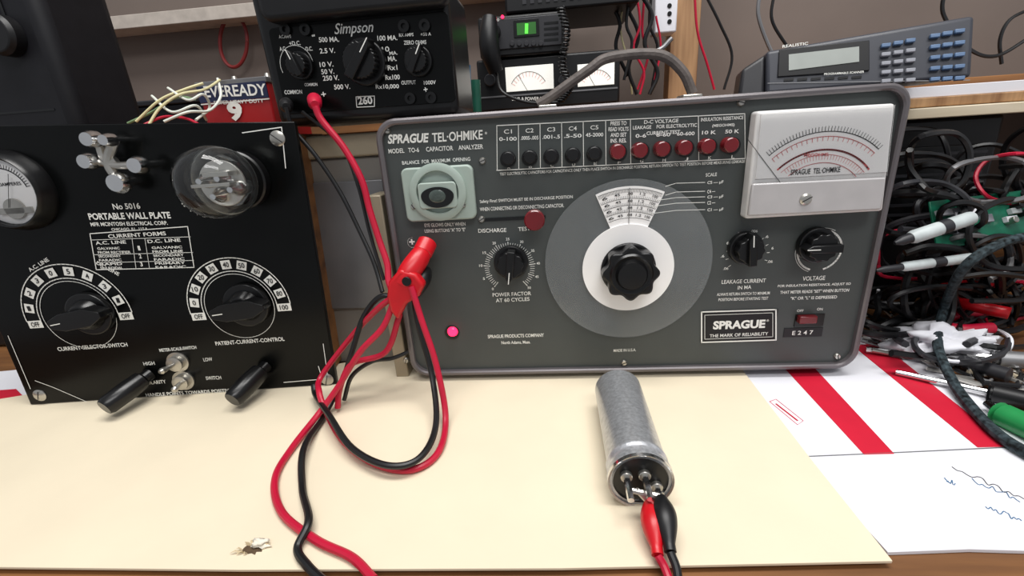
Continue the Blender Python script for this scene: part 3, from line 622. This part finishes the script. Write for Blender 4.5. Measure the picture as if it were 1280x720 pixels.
mk('display',prism(sq([(986,88),(1074,77),(1074,58),(986,68)],.002),.0015,.002),M_lcdd,Sc.e)
Sc.T('REALISTIC',978,60,1010,56,4,.0006);Sc.T('PROGRAMMABLE SCANNER',1030,94,1080,91,3,.002)
k=0
for r in range(5):
    for c_ in range(7):
        if c_==3: continue
        x=1108+c_*15.4; y0=56+r*11.2-(c_*3.0)*(1-r*.2); 
        q=Sc.p(x,y0,.003); m=M_bluek if (c_>3 or r==0) else M_keyg
        mk('key_%d'%k,box(q.x,q.y,.0015,.0062,.0030,.003),m,Sc.e,.0005); k+=1
Sc.pl([(960,104),(1212,100)],.0006,.0006,M_greymet)
for kk in range(6): Sc.box('slot_%d'%kk,980+kk*17,98-kk*.6,992+kk*17,101-kk*.6,0,.0006,M_dark,0)
Sc.flush()
# plank + speaker on right
e=empty('speaker_box'); a=ony(1112,140,.17);b=ony(1232,240,.17)
mk('cabinet',box((a.x+b.x)/2+.0,.23,.099,b.x-a.x,.12,.198),M_black,e,.004)
mk('grille',box((a.x+b.x)/2,.1695,.12,(b.x-a.x)*.8,.002,.10),M_dark,e,.001)
for k_ in range(9): mk('grille_bar_%d'%k_,box((a.x+b.x)/2,.168,.078+k_*.0105,(b.x-a.x)*.8,.002,.003),M_darkgrey,e)
e=empty('plank_stack'); a=ony(1140,115,.14)
mk('plank_1',box(a.x+.17,.214,.2035,.40,.145,.010),M_plank,e,.001)
mk('plank_2',box(a.x+.19,.217,.2135,.38,.135,.009),M_post,e,.001)
mk('paper_stack',box(a.x+.17,.215,.2230,.36,.125,.010),M_white,e,.0005)
mk('upright',box(a.x+.33,.235,.099,.03,.09,.198),M_wood,e,.001)
# ================================================================== CAPACITOR
Ce=empty('electrolytic_capacitor'); rad=.0172
pf=onz(801,602,rad+.0032); pb=onz(772,486,rad+.0032)
d=(pb-pf); L=d.length
Mx=along(pf,pb)
mk('can',tr(lathe([(rad*.9,.002),(rad*1.06,.001),(rad*1.08,.004),(rad*1.0,.006),(rad*1.0,.0105),(rad*1.05,.0115),(rad*1.05,.0135),(rad*1.0,.0150),(rad,L-.0012),(rad*.96,L),(rad*.9,L)],56),Mx),M_alu,Ce,ang=50)
mk('base_disc',tr(lathe([(rad*.92,.0035),(rad*.92,.0018),(rad*.3,.0018)][::-1],40),Mx),M_dark,Ce)
mk('crimp_ring',tr(lathe([(rad*1.0,.0),(rad*1.07,-.0005),(rad*1.07,.002),(rad*.92,.0022),(rad*.90,.0005)],48,cap=False),Mx),M_chrome,Ce)
axd=(pf-pb).normalized(); up=Vector((0,0,1)); side=axd.cross(up).normalized()
def capoff(u,v,o): return pf+side*u+up*v+axd*o
lug=[(-.009,-.004),(-.002,.004),(.008,.003),(-.010,-.009)]
for i,(u,v) in enumerate(lug):
    mk('lug_%d'%i,sweep([capoff(u,v,-.002),capoff(u,v,.007),capoff(u,v-.001,.016)],.0019,8,2),M_chrome,Ce)
    mk('lug_collar_%d'%i,tr(cyl(0,0,0,.003,.0034,16),along(capoff(u,v,-.002),capoff(u,v,.001))),M_nickel,Ce)
# ================================================================== CLIP LEADS
def bootclip(name,a,b,cpt,m,wm,tail):
    e=empty(name)
    mk('boot',sweep([a,(a+b)/2+Vector((0,0,.001)),b],lambda t:.0030+.0038*math.sin(math.pi*min(1,t*1.15))*(1-.35*t),14),m,e)
    mk('jaws',sweep([cpt,a,a+(b-a)*.15],lambda t:.0014+.0016*t,8),M_nickel,e)
    mk('lead',sweep([b]+tail,.0021,10),wm,e)
a=onz(812,628,.016);b=onz(822,694,.010)
bootclip('alligator_clip_lead',a,b,capoff(.004,.002,.008),M_red,M_redw,[onz(832,712,.006),onz(842,745,.003),onz(850,800,.003)])
a=onz(826,622,.019);b=onz(838,690,.012)
bootclip('alligator_clip_lead',a,b,capoff(.009,.002,.008),M_blackw,M_blackw,[onz(846,712,.008),onz(850,745,.003),onz(862,800,.003)])
# ================================================================== TEST LEADS
tl1=empty('red_test_lead')
mk('banana_body',sweep([ony(531,310,-.014),ony(524,322,-.022),ony(510,342,-.032),ony(502,356,-.036)],lambda t:.0055+.0032*math.sin(t*3.1),14),M_red,tl1)
mk('banana_collar',tr(cyl(0,0,0,.012,.0078,24),along(ony(535,302,-.010),ony(528,316,-.018))),M_red,tl1)
o=mk('clip_shroud',prism([tuple(A.p(x,y,.038)) for x,y in ((486,352),(500,336),(520,342),(531,356),(524,370),(508,380),(498,400),(488,388),(484,370))],.030,.040),M_red,None,.0025,3)
o.parent=tl1; o.matrix_world=A.M
mk('plug_hole',tr(cyl(0,0,0,.0022,.0036,16),along(A.M@A.p3(509,351,.0392),A.M@(A.p3(509,351,.0392)+Vector((0,0,.002))))),M_dark,tl1)
mk('lead_loop',sweep([ony(514,358,-.040),ony(527,400,-.045),ony(545,455,-.055),onz(557,520,.012),onz(548,565,.006),onz(515,587,.006),onz(470,580,.006),onz(430,552,.009),onz(408,515,.012),ony(399,490,-.05),ony(402,470,-.03),ony(440,420,-.02),ony(470,388,-.03),ony(490,372,-.035)],.0024,10),M_redw,tl1)
mk('lead_long',sweep([ony(492,378,-.034),ony(478,410,-.04),ony(450,440,-.045),ony(425,480,-.05),onz(400,515,.012),onz(365,560,.006),onz(344,598,.006),onz(352,640,.006),onz(395,675,.006),onz(440,697,.006),onz(468,725,.006)],.0024,10),M_redw,tl1)
mk('lead_short',sweep([ony(500,392,-.032),ony(482,440,-.035),ony(440,455,-.04),ony(425,485,-.045),ony(422,510,-.05)],.0024,10),M_redw,tl1)
tl2=empty('black_test_lead')
mk('banana_body',sweep([ony(533,338,-.016),ony(528,350,-.026),ony(518,368,-.034)],lambda t:.0045+.002*math.sin(t*3.1),12),M_black,tl2)
mk('lead_loop',sweep([ony(516,366,-.028),ony(524,410,-.036),ony(540,470,-.046),onz(545,530,.016),onz(525,572,.0125),onz(485,582,.013),onz(440,560,.014),onz(412,520,.019),ony(395,495,-.04),ony(392,482,-.03)],.0023,10),M_blackw,tl2)
mk('lead_long',sweep([ony(505,380,-.024),ony(478,370,-.022),ony(455,395,-.024),ony(440,440,-.03),ony(428,475,-.035),onz(405,520,.006),onz(380,560,.011),onz(378,610,.006),onz(386,650,.011),onz(372,685,.006),onz(385,708,.006),onz(408,730,.006)],.0023,10),M_blackw,tl2)
mk('lead_back',sweep([ony(510,440,-.01),ony(490,448,-.02),ony(465,452,-.03),ony(440,470,-.035),ony(430,500,-.04)],.0018,8),M_blackw,tl2)
tl3=empty('multimeter_test_lead')
mk('plug',tr(lathe([(.003,0),(.0055,.003),(.005,.016),(.003,.02)],18),along(ony(393,124,.016),ony(394,132,-.004))),M_redw,tl3)
mk('lead',sweep([ony(394,133,-.004),ony(402,150,-.004),ony(430,185,-.004),ony(452,225,-.006),ony(462,262,-.008),ony(474,300,-.012),ony(484,330,-.018),ony(486,352,-.025),ony(493,368,-.03)],.0026,10),M_redw,tl3)
tl4=empty('multimeter_common_lead')
mk('plug',tr(lathe([(.003,0),(.005,.003),(.005,.014),(.003,.018)],18),along(ony(358,129,.018),ony(358,134,.002))),M_black,tl4)
mk('lead',sweep([ony(358,134,.002),ony(366,160,.004),ony(395,195,.006),ony(425,240,.006),ony(450,290,0),ony(468,330,-.01),ony(478,365,-.022)],.0018,10),M_blackw,tl4)
mk('lead_b',sweep([ony(378,140,.02),ony(425,180,.01),ony(447,230,0),ony(462,290,-.006),ony(480,350,-.02)],.0014,8),M_blackw,tl4)
# ================================================================== RIGHT CLUTTER
ct=empty('cable_tangle'); random.seed(11)
cols=[(M_blackw,.0024)]*9+[(M_black,.003)]*5+[(M_greymet,.0022),(M_darkgrey,.003),(M_redw,.0016),(M_white,.0016),(M_teal,.0018),(M_darkgrey,.0024)]
for k in range(62):
    m,r=random.choice(cols); px=random.uniform(1130,1300); py=random.uniform(195,400); yy=random.uniform(.04,.15)
    pts=[]
    a=random.uniform(0,6.28); rx=random.uniform(25,75); ry=random.uniform(15,48)
    for i in range(random.randint(6,11)):
        a+=random.uniform(.5,1.0); x=max(1098,px+rx*math.cos(a)); y=py+ry*math.sin(a); yy2=min(.160,max(.03,yy+random.uniform(-.02,.02)))
        p=ony(x,y,yy2)
        p.x=max(p.x,.386)
        if p.z<r: p.z=r+.0005
        p.z=min(p.z,.19)
        pts.append(p)
    mk('cable_%d'%k,sweep(pts,r,6,5),m,ct)
for k in range(18):
    m,r=random.choice(cols); pts=[]; px=random.uniform(1110,1260); py=random.uniform(345,440); a=random.uniform(0,6.28)
    for i in range(8):
        a+=.7; p=onz(px+60*math.cos(a),py+24*math.sin(a),.006+random.uniform(0,.02)); p.x=max(p.x,.386); pts.append(p)
    mk('low_cable_%d'%k,sweep(pts,r,6,5),m,ct)
# braided cable
e=empty('braided_cable'); mk('cable',sweep([ony(1300,292,.02),ony(1250,305,.01),ony(1205,335,.005),onz(1180,385,.035),onz(1172,430,.02),onz(1190,475,.008),onz(1215,510,.005),onz(1250,545,.005),onz(1300,575,.005)],.0036,10),mat('braid',(48,58,62),.7,var=.95,vs=260,spec=.2),e)
# glue tube, pens
def tube(name,a,b,r,m1,m2,cap=.25):
    e=empty(name); a=Vector(a);b=Vector(b); L=(b-a).length
    mk('barrel',tr(lathe([(r*.9,0),(r,.002),(r,L*(1-cap)),(r*.8,L*(1-cap)+.003)],20),along(a,b)),m1,e)
    mk('cap',tr(lathe([(r*.75,L*(1-cap)),(r*.7,L-.006),(r*.25,L)],20),along(a,b)),m2,e)
    mk('band',tr(lathe([(r*1.03,L*.3),(r*1.03,L*.42)],20,cap=False),along(a,b)),m2,e)
M_tubew=mat('tube_grey_white',(190,198,198),.4,var=.2,vs=60)
tube('glue_tube',ony(1215,272,.03),ony(1118,304,.02),.0055,M_tubew,M_darkgrey)
tube('marker_pen',ony(1215,322,.03),ony(1095,338,.02),.0040,M_tubew,M_darkgrey,.3)
# circuit board leaning on the tangle
Cb=Fr('circuit_board',ony(1160,318,.035),math.radians(14),math.radians(30))
mk('board',prism([tuple(Cb.p(x,y)) for x,y in ((1172,312),(1292,292),(1292,236),(1162,252))],-.0016,0),mat('pcb_green',(20,104,78),.35,var=.35,vs=80),Cb.e,.0003)
random.seed(4)
for k in range(22):
    x=random.uniform(1178,1284);y=random.uniform(256,294)-(x-1172)*.12; q=Cb.p(x,y,.002); m=random.choice([M_black,M_white,M_nickel,M_tubew,M_dark,M_keyg])
    if k%3: mk('chip_%d'%k,box(q.x,q.y,.002,random.uniform(.006,.016),random.uniform(.004,.007),.004),m,Cb.e,.0004)
    else: mk('component_%d'%k,cyl(q.x,q.y,0,.008,.0028,16),m,Cb.e)
# pliers
def pliers(name,piv,jaw,h1,h2,m,r=.0055):
    e=empty(name); piv,jaw,h1,h2=map(Vector,(piv,jaw,h1,h2))
    mk('jaws',sweep([piv-(jaw-piv)*.2,piv,(piv+jaw)/2,jaw],lambda t:.0062*(1-.75*t)+.0008,12),M_nickel,e)
    mk('pivot',sphere(tuple(piv),.0078,(1,1,.6)),M_nickel,e)
    for i,h in enumerate((h1,h2)):
        o=(h1-h2).normalized()*(.010 if i==0 else -.010); mid=(piv+h)/2+o
        mk('handle_%d'%i,sweep([piv,piv+(mid-piv)*.4,mid,h],lambda t:r*(.55 if t<.3 else 1),12),m,e)
pliers('pliers',onz(1165,360,.035),onz(1120,345,.03),onz(1262,392,.03),onz(1250,362,.036),M_red)
pliers('pliers',onz(1165,405,.018),onz(1108,402,.012),onz(1240,410,.02),onz(1236,388,.02),M_redw,.005)
e=empty('crumpled_tissue'); c=onz(1186,430,.012); mk('tissue',crumple((c.x,c.y,.014),.036,.019,.013,9,32,18,.55),M_white,e,ang=180)
def driver(name,a,b,c,mh,r=.007,rs=.0022):
    e=empty(name); mk('shaft',sweep([a,b],rs,10,sm=False),M_chrome,e); mk('handle',sweep([b,b+(c-b)*.1,b+(c-b)*.2,b+(c-b)*.9,c],lambda t:r*(.7 if .12<t<.3 else 1 if t<.95 else .8),16,2),mh,e)
driver('screwdriver',onz(1085,420,.006),onz(1200,452,.006),onz(1262,470,.008),M_darkgrey,.006)
driver('screwdriver',onz(1120,465,.004),onz(1235,490,.006),onz(1300,505,.008),M_black,.007)
driver('nut_driver',onz(1180,440,.008),onz(1240,448,.01),onz(1300,452,.012),M_greymet,.007,.004)
driver('nut_driver',onz(1235,505,.006),onz(1248,516,.007),onz(1310,545,.009),M_green,.008,.003)
driver('chisel',onz(1082,437,.004),onz(1160,445,.005),onz(1215,450,.006),M_greymet,.004,.003)
e=empty('loose_hardware'); random.seed(21)
for k in range(110):
    px=random.uniform(1090,1290); py=400+ (px-1090)*.42+random.uniform(-15,30); p=onz(px,py,.003); 
    if p.x<.392: continue
    a=random.uniform(0,3.1); L_=random.uniform(.006,.03); dv=Vector((math.cos(a),math.sin(a),random.uniform(-.0,.15)))*L_
    mk('bit_%d'%k,sweep([p,p+dv],random.uniform(.0009,.0026),8,sm=False),random.choice([M_nickel,M_chrome,M_greymet,M_black,M_beige,M_nickel]),e)
# ================================================================== LIGHT
def area(name,loc,rot,sx,sy,pw,col):
    l=bpy.data.lights.new(name,'AREA'); l.shape='RECTANGLE'; l.size=sx; l.size_y=sy; l.energy=pw; l.color=col
    o=bpy.data.objects.new(name,l); bpy.context.collection.objects.link(o); o.location=loc; o.rotation_euler=rot
area('ceiling_lamp',(.2,-.22,1.5),(0,0,0),1.2,.35,21,(1,.985,.96))
area('ceiling_lamp',(.5,-1.1,1.5),(math.radians(42),0,math.radians(14)),1.1,.3,12,(1,.99,.98))
w=bpy.data.worlds.new('w'); bpy.context.scene.world=w; w.use_nodes=True
w.node_tree.nodes['Background'].inputs[0].default_value=(.92,.95,1,1); w.node_tree.nodes['Background'].inputs[1].default_value=.40
